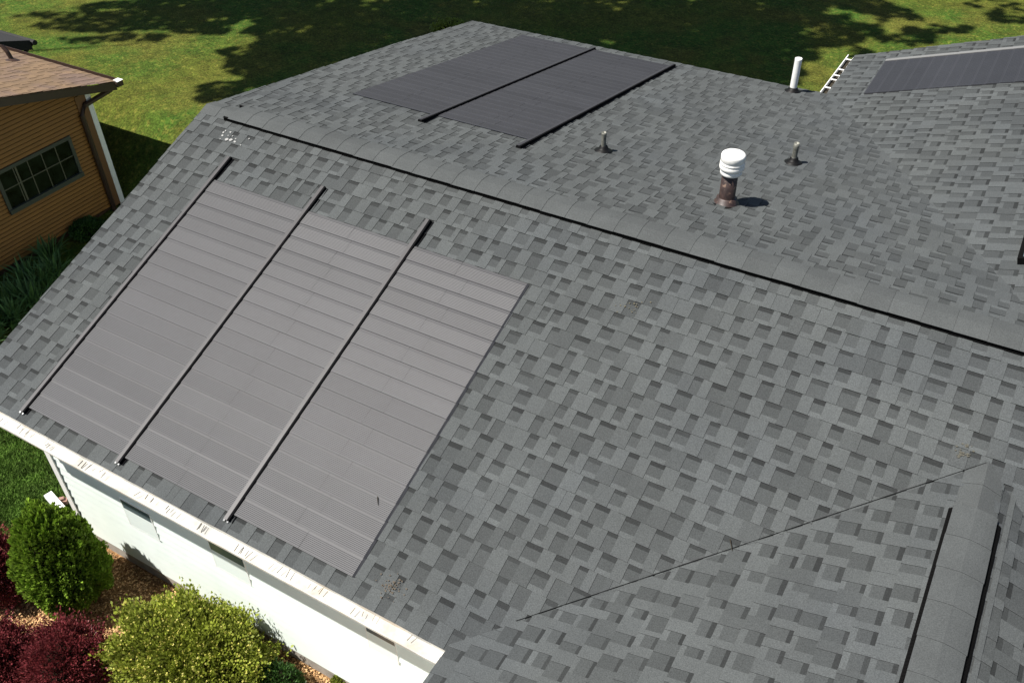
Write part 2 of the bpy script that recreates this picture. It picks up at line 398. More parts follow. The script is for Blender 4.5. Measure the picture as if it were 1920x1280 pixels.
# ---- walls of the house
YW, XC = -2.95, -3.872
ZE = -SE*cF*PF
m = MB()
zb = hit(158, 988, (0,1,0), YW).z+.0
z = zb; 
while z < ZE+.03:      # lap siding boards, each tilted out at its lower edge
    zt = z+.105
    m.poly([(XC,YW-.010,z+.006),(.93,YW-.010,z+.006),(.93,YW+.001,zt),(XC,YW+.001,zt)]); m.poly([(XC,YW-.004,z),(.93,YW-.004,z),(.93,YW-.010,z+.006),(XC,YW-.010,z+.006)], .72); m.poly([(XC,YW-.004,z),(.93,YW-.004,z),(.93,YW+.004,z),(XC,YW+.004,z)], .5)  # lower bevel and underside carry a darker tone, painting the lap shade lines
    z = zt
m.poly([(XC,YW+.02,zb),(XC,5.1,zb),(XC,5.1,-1.0),(XC,0,-.06),(XC,YW+.02,-1.15)])
m.poly([(XC,5.0,zb),(6.9,5.0,zb),(6.9,5.0,-.9),(XC,5.0,-.9)]); m.poly([(.93,YW,zb),(.93,-7.2,zb),(.93,-7.2,-1.25),(.93,YW,-1.25)])
m.poly([(.93,-7.2,zb),(6.0,-7.2,zb),(6.0,-7.2,-1.25),(GX,-7.2,-.4),(.93,-7.2,-1.25)])
m.poly([(WX0+.25,5.0,zb),(WX0+.25,6.3,zb),(WX0+.25,6.3,WZ0),(WX0+.25,5.0,WZ0)]); m.poly([(WX0+.25,6.3,zb),(6.9,6.6,zb),(6.9,6.6,-.9),(WRX,6.5,WRZ-.1),(WX0+.25,6.3,WZ0)])
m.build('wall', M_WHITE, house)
m = MB(); m.box((XC+.03, YW-.002, G0-.25), (.92, YW+.3, zb)); m.box((XC+.03, YW+.31, G0-.25), (XC+.2, 4.95, zb+.002)); m.build('foundation', M_CONC, house)
m = MB(); m.box((XC-.012, YW-.022, zb-.01), (XC+.055, YW-.011, ZE+.02)); m.box((XC-.022, YW-.022, zb-.012), (XC-.0125, YW+.06, ZE+.02)); m.build('corner_board', M_TRIM, house)
m = MB(); m.box((XRK+.02, YW-.02, ZE-.05), (.9, -SE*cF+.03, ZE-.035)); m.build('soffit', M_TRIM, house)
# rake boards on the left gable end
m = MB()
for y0,z0,y1,z1 in ((0,0,-SE*cF,-SE*cF*PF),(0,0,5.0,-5.0*PB)):
    m.poly([(XRK+.02,y0,z0-.02),(XRK+.02,y1,z1-.02),(XRK+.02,y1,z1-.15),(XRK+.02,y0,z0-.15)])
m.build('rake_board', M_TRIM, house)
# windows whose heads show under the gutter
for (ua, ub, vv) in ((236, 277, 955), (400, 452, 1035), (690, 738, 1185)):
    xa = hit(ua, vv, (0,1,0), YW).x; xb = hit(ub, vv, (0,1,0), YW).x; zt = hit((ua+ub)/2, vv, (0,1,0), YW).z+.05; zl = zt-.36
    f = MB(); fr = .010
    f.box((xa-fr, YW-.0118, zt), (xb+fr, YW+.0, zt+fr)); f.box((xa-fr, YW-.0118, zl-fr), (xb+fr, YW+.0, zl))
    f.box((xa-fr, YW-.0118, zl), (xa, YW+.0, zt)); f.box((xb, YW-.0118, zl), (xb+fr, YW+.0, zt)); w_ = f.build('window', M_TRIM, house)
    p = MB(); p.poly([(xa, YW-.0112, zl), (xb, YW-.0112, zl), (xb, YW-.0112, zt-.12), (xa, YW-.0112, zt-.12)]); p.build('blind', M_BLIND, w_)
    p = MB(); p.poly([(xa, YW-.0112, zt-.12), (xb, YW-.0112, zt-.12), (xb, YW-.0112, zt), (xa, YW-.0112, zt)]); p.build('pane', M_GL2, w_)
# ---- gutters
def gutter_front():
    m = MB(); x0, x1 = XRK-.01, .845; y0 = -SE*cF+.012; z = ZE-.006; w = .118; dpt = .045
    prof_o = [(y0, z), (y0, z-dpt-.012), (y0-w*.8, z-dpt-.012), (y0-w, z-.018), (y0-w, z), (y0-w+.008, z), (y0-w+.008, z-.016), (y0-w*.8+.004, z-dpt), (y0-.004, z-dpt), (y0-.004, z)]
    m.prism(prof_o, x0, x1)
    for x in (x0-.001, x1+.0005): m.poly([(x, y0, z-.001), (x, y0, z-dpt-.013), (x, y0-w*.8, z-dpt-.013), (x, y0-w-.0005, z-.018), (x, y0-w-.0005, z-.001)])
    g = m.build('gutter', M_GUT, house)
    R = random.Random(5); t = MB()
    for k in range(40):      # dry twigs and needles lying across the trough
        x = x0+.12 + (x1-x0-.2)*((k//3)/13.6 + R.gauss(0, .014)); l = R.uniform(.035, .07); yy = y0-w*R.uniform(.35, .6); a = math.pi/2+R.gauss(0, .14)
        c = Vector((x, yy, z-dpt*.25+R.uniform(0, .012))); dv = Vector((math.cos(a), math.sin(a), .1))*l*.5
        rr = R.uniform(.0010, .0032); t = MB(); t.tube([c-dv, c, c+dv], rr, 4); t.build('dry_twig', M_DEBRIS, g)
    for k in range(0):      # hanger straps
        h = MB(); x = x0+.3+k*.56; h.box((x, y0-w+.006, z-.0025), (x+.02, y0-.003, z-.0005)); h.build('hanger', M_GUT, g)
gutter_front()
# gutter outlet and downspout at the inner corner
m = MB(); c = hit(806, 1250, (0,1,0), -3.3)
m.tube([(.80,-3.32,ZE-.05),(.80,-3.30,ZE-.14),(.84,-3.12,ZE-.26),(.84,-2.99,ZE-.34),(.84,-2.99,G0+.1)], .024, 6); m.build('downspout', M_TRIM, house)
# wing gutter with hangers
m = MB(); y0_, y1_ = 5.12, wk0.y; zz = WZ0-.004
m.box((WX0-.09, y0_, zz-.05), (WX0-.08, y1_, zz+.004));  m.box((WX0-.012, y0_, zz-.05), (WX0+.0, y1_, zz-.01))
g2 = m.build('gutter', M_TRIM, house)
m = MB(); m.box((WX0-.0795, y0_+.01, zz-.06), (WX0-.013, y1_-.01, zz-.045)); m.build('leaf_litter', M_DEBRIS, g2)
m = MB()
for v in (113, 132, 143, 151, 166):
    m = MB(); p = hit(1603-(v-105)*.70, v, (0,0,1), zz); m.box((WX0-.08, p.y-.012, zz-.004), (WX0+.012, p.y+.012, zz+.002)); m.build('hanger', M_TRIM, g2)
# skylight corner at the right edge of the picture, on the wing slope
p = wing(1913, 497); sk = MB()
for (x0,x1,y0,y1,h) in ((p.x-.02,p.x+.6,p.y,p.y+.03,.06),(p.x-.02,p.x+.6,p.y+.47,p.y+.5,.06),(p.x-.02,p.x+.01,p.y+.03,p.y+.47,.06),(p.x+.57,p.x+.6,p.y+.03,p.y+.47,.06)):
    B = MB()
    pts = [Vector((x, y, WZ0+PW*(x-WX0))) for x, y in ((x0,y0),(x1,y0),(x1,y1),(x0,y1))]; nW = Vector((-PW,0,1)).normalized()
    T = [q+nW*h for q in pts]; sk.poly(T)
    for i in range(4): sk.poly([pts[i], pts[(i+1)%4], T[(i+1)%4], T[i]])
s_ = sk.build('skylight', M_BLACK, house)
m = MB(); m.poly([Vector((x, y, WZ0+PW*(x-WX0)))+nW*.045 for x, y in ((p.x+.01,p.y+.03),(p.x+.57,p.y+.03),(p.x+.57,p.y+.47),(p.x+.01,p.y+.47))]); m.build('pane', M_GL2, s_)
# ------------------------------------------------------------------ solar slate arrays
def pv_panel(m, O, U, S, Nn, u0, u1, s0, e, seam, tone, R):
    """one course: ribbed plate, drip butt, optional centre seam"""
    nr = 9; prof = []
    f0 = .17; prof.append((0, .0155))
    prof.append((f0*e, .0162))
    for k in range(nr):
        a = f0 + (1-f0-.04)*(k/nr); b = f0 + (1-f0-.04)*((k+.5)/nr); h0 = .0162+.0035*a; 
        wd = (b-a)*2*e; prof.append((a*e+.08*wd, h0)); prof.append((a*e+.36*wd, h0+.0013)); prof.append((a*e+.44*wd, h0+.0013)); prof.append((a*e+.92*wd, h0+.0001))
    prof.append((e*.975, .0202)); prof.append((e+.002, .0206)); prof.append((e+.003, .013))
    cuts = [u0, u1] if seam is None else [u0, seam-.0012, seam+.0012, u1]
    for ci in range(len(cuts)-1):
        a, b = cuts[ci], cuts[ci+1]; low = -.002 if (seam is not None and ci == 1) else 0
        for j in range(len(prof)-1):
            (sa, ha), (sb, hb) = prof[j], prof[j+1]
            t = tone*(.92 if j == 0 else .97 if j == 1 else 1.0)
            if j == len(prof)-2: t = .15
            if 2 <= j < len(prof)-4 and (j-2) % 4 in (0, 3): t *= .74
            if low: t = .4
            m.poly([O+U*a+S*(s0+sa)+Nn*(ha+low), O+U*b+S*(s0+sa)+Nn*(ha+low), O+U*b+S*(s0+sb)+Nn*(hb+low), O+U*a+S*(s0+sb)+Nn*(hb+low)], t)
    for a, da in ((u0, -.001), (u1, .016)):
        m.poly([O+U*a+S*s0+Nn*.0155, O+U*a+S*(s0+e)+Nn*.0205, O+U*(a+da)+S*(s0+e)+Nn*.009, O+U*(a+da)+S*s0+Nn*.006], .9)
        m.poly([O+U*a+S*(s0+e)+Nn*.0205, O+U*(a+da)+S*(s0+e)+Nn*.009, O+U*(a+da)+S*(s0+e)+Nn*.002, O+U*a+S*(s0+e)+Nn*.002], .2)
def pv_bar(parent, O, U, S, Nn, u, s0, s1, w=.055, h=.030, flat=False):
    bar = MB(); side = MB()
    def P(a, b, c): return O+U*a+S*b+Nn*c
    bar.poly([P(u, s0, h), P(u+w, s0, h), P(u+w, s1, h), P(u, s1, h)]); bar.poly([P(u-.006, s0, .012), P(u, s0, h), P(u, s1, h), P(u-.006, s1, .012)])
    n = int((s1-s0)/.07)
    bo = bar.build('wiring_cover', M_BAR, parent)
    side.poly([P(u+w, s0, h+.0), P(u+w+.004, s0, .002), P(u+w+.004, s1, .002), P(u+w, s1, h)])
    side.poly([P(u+w-.012, s0-.002, h+.0015), P(u+w+.006, s0-.002, h+.0015), P(u+w+.006, s1+.002, h+.0015), P(u+w-.012, s1+.002, h+.0015)])
    side.poly([P(u+w+.006, s0, h+.0015), P(u+w+.012, s0, .004), P(u+w+.012, s1, .004), P(u+w+.006, s1, h+.0015)])
    side.poly([P(u+w+.012, s0, .004), P(u+w+.03, s0, .0115), P(u+w+.03, s1, .0115), P(u+w+.012, s1, .004)])
    side.poly([P(u-.006, s0-.001, .002), P(u+w+.004, s0-.001, .002), P(u+w, s0-.001, h), P(u, s0-.001, h)])
    side.build('side_shade', M_BARS, bo)  # black strips paint the cover's shaded side and widen its cast shadow
    cp = MB(); cp.poly([P(u, s1+.002, .004), P(u+w, s1+.002, .004), P(u+w-.006, s1+.002, h*.8), P(u+.006, s1+.002, h*.8)]); 
    for q in (.1, .9): cp.lathe(P(u+w*q, s1+.006, h*.45), [(.0, -.006), (.009, -.006), (.009, .006), (.005, .009)], 8, axis=S)
    cp.build('end_cap', M_ALU, bo)
def array(name, label, O, U, S, cols, bars, s0, rows, seams, seed, barw=.05, barh=.03, extra=(.28, .06), e=E_):
    O, U, S = Vector(O), Vector(U).normalized(), Vector(S); Nn = U.cross(S).normalized()
    if Nn.z < 0: Nn = -Nn
    root = empty(name, tuple(O+U*cols[0][0]+S*(s0+rows*e)), label, 'solar array', 'solar slate arrays on the grey roof')
    R = random.Random(seed)
    for ci, (a, b) in enumerate(cols):
        for r in range(rows):
            m = MB(); sm = None
            if seams[ci]: sm = (a+b)/2 + (.06 if r % 2 else -.06)*seams[ci] + R.uniform(-.01, .01)
            pv_panel(m, O, U, S, Nn, a, b, s0+r*e, e, sm, R.choice([1, .97, 1.02, 1.04, .95, 1])*R.uniform(.985, 1.015), R)
            m.build('solar_slate', M_PV, root)
    for bu in bars: pv_bar(root, O, U, S, Nn, bu, s0-extra[0], s0+rows*e+extra[1], barw, barh)
    return root
S0 = .792
x1, x2, x3, xR = -3.341, -2.205, -1.067, .016
array('solar_array', 'large grey array of three ribbed columns beside the front gutter', (0,0,0), (1,0,0), SF,
      [(x1+.005, x2-.045), (x2+.005, x3-.045), (x3+.005, xR)], [x1-.050, x2-.050, x3-.050], S0, 18, [0, .4, 1], 3, .045, .028)
# rear array
ya0, ya1 = 1.234, 4.885
rb = int(round((ya1-ya0)/E_)); 
array('solar_array', 'dark two column array on the far slope beyond the ridge vent', (0,0,0), (1,0,0), SB,
      [(-3.24, -2.164-.05), (-2.164+.0, -1.034-.05)], [-2.164-.045, -1.034-.045], ya0, rb, [.5, .9], 7, .045, .034, extra=(.26, .06), e=(ya1-ya0)/rb)
# wing array: course direction = y
pa, pb, pc = wing(1660, 118), wing(1620, 178), wing(1918, 152)
ow = Vector((WRX, 0, WRZ)); sl0 = (WRX-pc.x)/cW; sl1 = (WRX-pb.x)/cW; rw = int(round((sl1-sl0)/E_))
wroot = array('solar_array', 'dark array on the right wing with a bright flashing strip along its far edge', ow, (0,1,0), SW,
      [(pb.y, pa.y)], [], sl1-rw*E_-3*E_, rw+3, [0], 9)
m = MB(); nW = Vector((-PW,0,1)).normalized()
a = ow+SW*sl1+Vector((0,pa.y+.004,0)); b = ow+SW*(sl1-(rw+5)*E_)+Vector((0,pa.y+.004,0)); yv = Vector((0,.055,0))
m.poly([a+nW*.024, b+nW*.024, b+nW*.028+yv, a+nW*.028+yv]); m.poly([a+nW*.024, b+nW*.024, b+nW*.0, a]); m.poly([a+nW*.028+yv, b+nW*.028+yv, b+yv, a+yv])
m.build('edge_flashing', mat('pale_flashing', (.16, .16, .155), .45), wroot)
# ------------------------------------------------------------------ things standing on the roof
p = rear(1361, 381); t = empty('roof_vent', tuple(p), 'rusty brown flue pipe with a white round cap standing on the far slope', 'roof vent')
m = MB(); m.lathe(p-Vector((0,0,.03)), [(.068,0),(.068,.40)], 28); m.build('pipe', M_RUST, t, True)
m = MB(); m.lathe(p-Vector((0,0,.01)), [(.125,-.008),(.118,.012),(.092,.022),(.088,.065),(.074,.072)], 28, axis=(0,PB*.6,1)); m.build('flashing_boot', M_RUST, t, True)
m = MB(); m.lathe(p-Vector((0,0,.012)), [(.150,-.02),(.146,.012),(.12,.016)], 28, axis=(0,PB,1)); m.build('base_flange', M_RUB, t)
m = MB(); c = p+Vector((.004,.0,.29))
m.lathe(c, [(.070,.0),(.088,.002),(.092,.010),(.092,.034),(.089,.038),(.089,.042),(.100,.052),(.104,.062),(.104,.084),(.100,.090),(.100,.094),(.103,.098),(.103,.112),(.098,.117),(.098,.121),(.101,.125),(.101,.170),(.097,.180),(.088,.186),(.05,.191),(.0,.193)], 32); m.build('cap', M_CAPW, t, True)
for (u, v, h, r, lab) in ((1487, 306, .215, .027, 'small weathered vent pipe in a black boot right of the capped flue'), (1131, 284, .20, .024, 'small weathered vent pipe in a black boot beside the dark far array')):
    p = rear(u, v); t = empty('vent_pipe', tuple(p), lab, 'vent pipe', 'small plumbing vents on the far slope')
    m = MB(); m.lathe(p-Vector((0,0,.02)), [(r*1.06,0),(r*1.06,.08),(r*.97,.10),(r*.95,.16),(r*1.05,.2),(r*1.02,h+.02),(r*.78,h+.02),(r*.76,h-.03)], 20); m.build('pipe', M_GALV, t, True)
    m = MB(); m.lathe(p+Vector((0,0,.004)), [(.090,-.012),(.086,.008),(.06,.02),(.045,.032),(.040,.05),(r*1.15,.062)], 24, axis=(0,PB*.7,1)); m.build('rubber_boot', M_RUB, t, True)
p = rear(1486, 172); t = empty('white_vent_pipe', tuple(p), 'tall white plastic vent pipe near the far eave', 'vent pipe')
m = MB(); m.lathe(p-Vector((0,0,.02)), [(.042,0),(.042,.42),(.042,.435),(.034,.435),(.034,.40)], 20); m.build('pipe', M_PVC, t, True)
m = MB(); m.lathe(p+Vector((0,0,.004)), [(.10,-.015),(.096,.008),(.068,.02),(.058,.035),(.050,.05)], 24, axis=(0,PB*.7,1)); m.build('rubber_boot', M_RUB, t, True)
# small litter on the roof
def stick(u0_, v0_, u1_, v1_, lab, r=.0035, h=.016):
    a, b = front(u0_, v0_), front(u1_, v1_); nn = nF.normalized()*h; m = MB()
    m.tube([a+nn, (a+b)/2+nn*1.2, b+nn], [r, r*.9, r*.5], 5); tag(m.build('twig', M_DEBRIS), lab, 'twig', 'twigs fallen on the front slope')
stick(1369, 1012, 1373, 1034, 'short dark twig lying just above the valley cut')
stick(710, 933, 711, 949, 'short dark twig lying on the ribbed solar column', h=.026)
def flecks(name, pts, matl, lab, n=nF, off=.0125):
    m = MB(); R = random.Random(3)
    for (u, v, ru) in pts:
        c = front(u, v)+n.normalized()*off; k = 7; a0 = R.random()*6
        ax = Vector((1,0,0)); ay = n.normalized().cross(ax)
        P_ = [c+ax*(ru*math.cos(a0+i*6.283/k)*R.uniform(.6,1.2))+ay*(ru*.8*math.sin(a0+i*6.283/k)*R.uniform(.6,1.2)) for i in range(k)]
        T_ = [q+n.normalized()*.0012 for q in P_]; m.poly(T_); [m.poly([P_[i], P_[(i+1)%k], T_[(i+1)%k], T_[i]]) for i in range(k)]
    return tag(m.build(name, matl), lab, 'splatter', None)
flecks('white_splatter', [(420,250,.014),(433,250,.012),(418,256,.015),(426,263,.020),(434,264,.023),(441,268,.017),(424,247,.010),(437,257,.009),(414,262,.008),(429,256,.008),(468,262,.01),(443,262,.010),(452,274,.008)], mat('chalky_white', (.27,.27,.26), .9), 'pale splatter spots on the shingles below the end of the ridge vent')
R = random.Random(8)
flecks('lichen_patch', [(735+R.gauss(0,11), 1098+R.gauss(0,12), R.uniform(.003,.009)) for _ in range(60)], mat('lichen_rust', (.085,.070,.052), .95), 'rusty brown lichen patch on shingles near the gutter and the ribbed array')
flecks('lichen_patch', [(1806+R.gauss(0,8), 848+R.gauss(0,8), R.uniform(.004,.010)) for _ in range(26)], mat('lichen_ochre', (.074,.070,.054), .95), 'ochre lichen patch above the top of the valley cut')
flecks('lichen_patch', [(1182+R.gauss(0,12), 578+R.gauss(0,7), R.uniform(.003,.008)) for _ in range(20)], mat('lichen_olive', (.095,.085,.055), .95), 'faint lichen patch between the ridge vent and the slope centre')
# ------------------------------------------------------------------ neighbour's house
XN = -8.7
f = lambda u, v, dx=0: hit(u, v, (1,0,0), XN+dx)
cn = f(158, 173); cy = cn.y; zsb = f(224, 372).z; zs2 = f(0, 512).z; zsb = (zsb+zs2)/2
tip = f(216, 153, .28); r2 = f(0, 183, .28); pn = (r2.z-tip.z)/(tip.y-r2.y)
YF = -6.0; yr = tip.y-5.2
nb = empty('house', (XN-3, cy-3, zsb-.3), 'tan neighbouring house with brown shingle roof seen at left', 'house')
ztop = lambda y: tip.z + pn*((tip.y-y) if y > yr else (y-(2*yr-tip.y))) - .055
m = MB(); z = zsb
while z < tip.z+3:
    zt = z+.060
    # horizontal extent of the wall at this height below the rake
    y1 = cy-.0
    if z > ztop(cy)-.05: y1 = min(cy, tip.y-(z+.03-(tip.z-.055))/pn)
    y0 = 2*yr-y1
    if y1 <= y0: break
    m.poly([(XN+.018,y0,z+.007),(XN+.018,y1,z+.007),(XN+.004,y1,zt),(XN+.004,y0,zt)], random.uniform(.93,1.06)); m.poly([(XN+.011,y0,z),(XN+.011,y1,z),(XN+.018,y1,z+.007),(XN+.018,y0,z+.007)], .62); m.poly([(XN+.022,y0,z),(XN+.022,y1,z),(XN-.004,y1,z),(XN-.004,y0,z)], .25)  # bevel and underside toned darker: painted shade and dirt line under each lap
    z = zt
m.poly([(XN-.005,cy,zsb),(XN-9,cy,zsb),(XN-9,cy,ztop(cy)),(XN-.005,cy,ztop(cy))]); 
m.poly([(XN-.005,2*yr-cy,zsb),(XN-9,2*yr-cy,zsb),(XN-9,2*yr-cy,ztop(cy)),(XN-.005,2*yr-cy,ztop(cy))])
m.poly([(XN-.02,cy,zsb),(XN-.02,cy,ztop(cy)-.01),(XN-.02,yr,ztop(yr)-.01),(XN-.02,2*yr-cy,ztop(cy)-.01),(XN-.02,2*yr-cy,zsb)])
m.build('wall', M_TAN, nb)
m = MB(); m.box((XN-9, 2*yr-cy, zsb-.9), (XN-.03, cy-.03, zsb-.002)); m.build('foundation', M_NFND, nb)
cpn = 1/math.hypot(1, pn)
m = MB(); yr_ = yr; zr = tip.z+pn*(tip.y-yr)
shingles(m, (0, yr, zr), (1,0,0), (0, cpn, -pn*cpn), XN-9, XN+.29, 0, 5.2/cpn, e=.145, seed=21, contrast=.55)
shingles(m, (0, yr, zr), (1,0,0), (0, -cpn, -pn*cpn), XN-9, XN+.29, 0, 5.2/cpn, e=.145, seed=22, contrast=.55)
nroof = m.build('roof', M_NROOF, nb)
m = MB()
for sg in (1, -1):
    ye = yr+sg*5.2
    A = [(XN+.275, yr, zr-.012), (XN+.275, ye, tip.z-.012), (XN+.275, ye, tip.z-.13), (XN+.275, yr, zr-.13)]
    m.poly(A); m.poly([(XN+.275, yr, zr-.125), (XN+.275, ye, tip.z-.125), (XN-.01, ye, tip.z-.125), (XN-.01, yr, zr-.125)])
m.poly([(XN+.27, tip.y-.01, tip.z-.012), (XN-9, tip.y-.01, tip.z-.012), (XN-9, tip.y-.01, tip.z-.12), (XN+.27, tip.y-.01, tip.z-.12)])
m.build('fascia', M_BRN, nb)
m = MB(); m.box((XN-9, tip.y+.0, tip.z-.09), (XN+.30, tip.y+.10, tip.z-.075)); m.box((XN-9, tip.y+.10, tip.z-.09), (XN+.30, tip.y+.11, tip.z-.012)); m.box((XN+.29, tip.y+.0, tip.z-.075), (XN+.30, tip.y+.10, tip.z-.012))
gn = m.build('gutter', M_BRN, nb)
m = MB(); m.box((XN+.2, tip.y+.005, tip.z-.012), (XN+.31, tip.y+.115, tip.z-.006)); m.build('gutter_end', M_TRIM, gn)
m = MB(); m.box((XN+.0235, cy-.03, zsb-.02), (XN+.037, cy+.035, ztop(cy)-.02)); m.box((XN-.05, cy+.0352, zsb-.02), (XN+.037, cy+.05, ztop(cy)-.02)); m.build('corner_board', M_TRIM, nb)
m = MB(); m.box((XN+.0235, cy-.20, zsb-.02), (XN+.032, cy-.032, ztop(cy)-.12)); m.build('tan_board', M_TBRN, nb)
m = MB(); a = f(152, 214, .05); b = f(214, 392, .05)
m.tube([(XN+.16, tip.y+.03, tip.z-.09), (XN+.14, tip.y-.02, tip.z-.15), (XN+.065, a.y+.10, a.z+.10), (XN+.06, a.y, a.z-.02), (XN+.06, b.y, b.z-.3)], .036, 8); m.build('downspout', M_BRN, nb)
# window
wa, wb, wc, wd = f(3, 326), f(124, 259), f(145, 322), f(12, 397)
y0w = (wd.y+wa.y)/2; y1w = (wb.y+wc.y)/2; z1w = (wa.z+wb.z)/2; z0w = (wc.z+wd.z)/2
m = MB(); fr = .05; X0, X1 = XN+.0235, XN+.042
m.box((X0, y0w-fr, z1w), (X1, y1w+fr, z1w+fr)); m.box((X0, y0w-fr, z0w-fr*1.3), (X1+.02, y1w+fr, z0w)); m.box((X0, y0w-fr, z0w), (X1, y0w, z1w)); m.box((X0, y1w, z0w), (X1, y1w+fr, z1w))
wn = m.build('window', M_WFR, nb)
m = MB(); m.poly([(XN+.0245, y0w, z0w), (XN+.0245, y1w, z0w), (XN+.0245, y1w, z1w), (XN+.0245, y0w, z1w)]); m.build('pane', M_GLASS, wn)
m = MB(); n = 5
for k in range(1, n): yy = y0w+(y1w-y0w)*k/n; m.box((XN+.025, yy-.006, z0w), (XN+.032, yy+.006, z1w))
yy = y0w+(y1w-y0w)*.235; m.box((XN+.025, yy-.012, z0w), (XN+.029, yy+.012, z1w)); zz = (z0w+z1w)/2+.02; m.box((XN+.0252, y0w, zz-.006), (XN+.033, y1w, zz+.006))
m.build('muntin', M_MUN, wn)
# brown pipe on that roof
nN = (0, pn, 1); cN = tip.z+pn*tip.y
p = hit(24, 114, nN, cN); t = empty('vent_pipe', tuple(p), 'brown vent pipe leaning on the neighbouring brown roof', 'vent pipe')
m = MB(); m.tube([p-Vector((0,0,.02)), p+Vector((-.04,-.01,.13)), p+Vector((-.10,-.02,.22))], .032, 10); m.build('pipe', M_BRN, t)
m = MB(); m.lathe(p, [(.11,-.01),(.10,.01),(.04,.03)], 16, axis=(0,pn,1)); m.build('flange', M_BRN, t)
# dark-roofed shed beyond it
c = hit(56, 76, (1,0,0), -11.6); sh = empty('shed', (c.x-2, c.y+1, gz(c.x, c.y)), 'dark roofed outbuilding whose corner shows behind the neighbouring roof', 'shed')
m = MB(); m.poly([(c.x,c.y,c.z),(c.x-7,c.y,c.z),(c.x-7,c.y-1.6,c.z+.5),(c.x-.0,c.y-1.6,c.z+.5)]); m.poly([(c.x,c.y,c.z-.03),(c.x-7,c.y,c.z-.03),(c.x-7,c.y-1.6,c.z+.47),(c.x-.0,c.y-1.6,c.z+.47)])
m.poly([(c.x,c.y,c.z),(c.x,c.y-1.6,c.z+.5),(c.x,c.y-1.6,c.z+.3),(c.x,c.y,c.z-.16)]); m.poly([(c.x,c.y,c.z),(c.x-7,c.y,c.z),(c.x-7,c.y,c.z-.14),(c.x,c.y,c.z-.14)]); m.build('roof', M_DROOF, sh)
m = MB(); m.box((c.x-6.8, c.y-1.5, -3.3), (c.x-.3, c.y-.25, c.z-.05)); m.build('wall', M_BRN, sh)
m = MB(); m.tube([(c.x-7, c.y+.05, c.z-.05), (c.x+.04, c.y+.05, c.z-.05)], .045, 8); m.tube([(c.x-.05,c.y+.05,c.z-.08),(c.x-.15,c.y-.15,c.z-.25),(c.x-.25,c.y-.2,c.z-.6)], .03, 6); m.build('gutter', M_DROOF, sh)
# ------------------------------------------------------------------ leaf builders
def unit(n):
    v = rng.normal(size=(n, 3)); return v/np.linalg.norm(v, axis=1)[:, None]
def leaves(name, P, D, size, asp, matl, parent, tones, quad=False):
    """P positions, D leaf axis, size per leaf; rhomb leaves"""
    n = len(P); r = unit(n); A = D/np.linalg.norm(D, axis=1)[:, None]
    Bv = np.cross(A, r); Bv /= np.linalg.norm(Bv, axis=1)[:, None]+1e-9
    s = size[:, None]
    V = np.empty((n, 4, 3)); V[:, 0] = P-A*s*.5; V[:, 1] = P+Bv*s*asp*.5; V[:, 2] = P+A*s*.5; V[:, 3] = P-Bv*s*asp*.5
    me = bpy.data.meshes.new(name); me.vertices.add(4*n); me.vertices.foreach_set('co', V.reshape(-1).astype(np.float32))
    me.loops.add(4*n); me.loops.foreach_set('vertex_index', np.arange(4*n, dtype=np.int32)); me.polygons.add(n)
    me.polygons.foreach_set('loop_start', np.arange(0, 4*n, 4, dtype=np.int32)); me.update(calc_edges=True)
    a = me.attributes.new('tone', 'FLOAT', 'FACE'); a.data.foreach_set('value', tones.astype(np.float32))
    me.materials.append(matl); o = bpy.data.objects.new(name, me); COL.objects.link(o)
    if parent is not None:
        o.parent = parent; o.matrix_parent_inverse = Matrix.Translation(-parent.location)
    return o
def lump(d, seed, fr, amp):
    return np.array([1+amp*noise.noise(Vector((x*fr+seed, y*fr, z*fr))) for x, y, z in d])
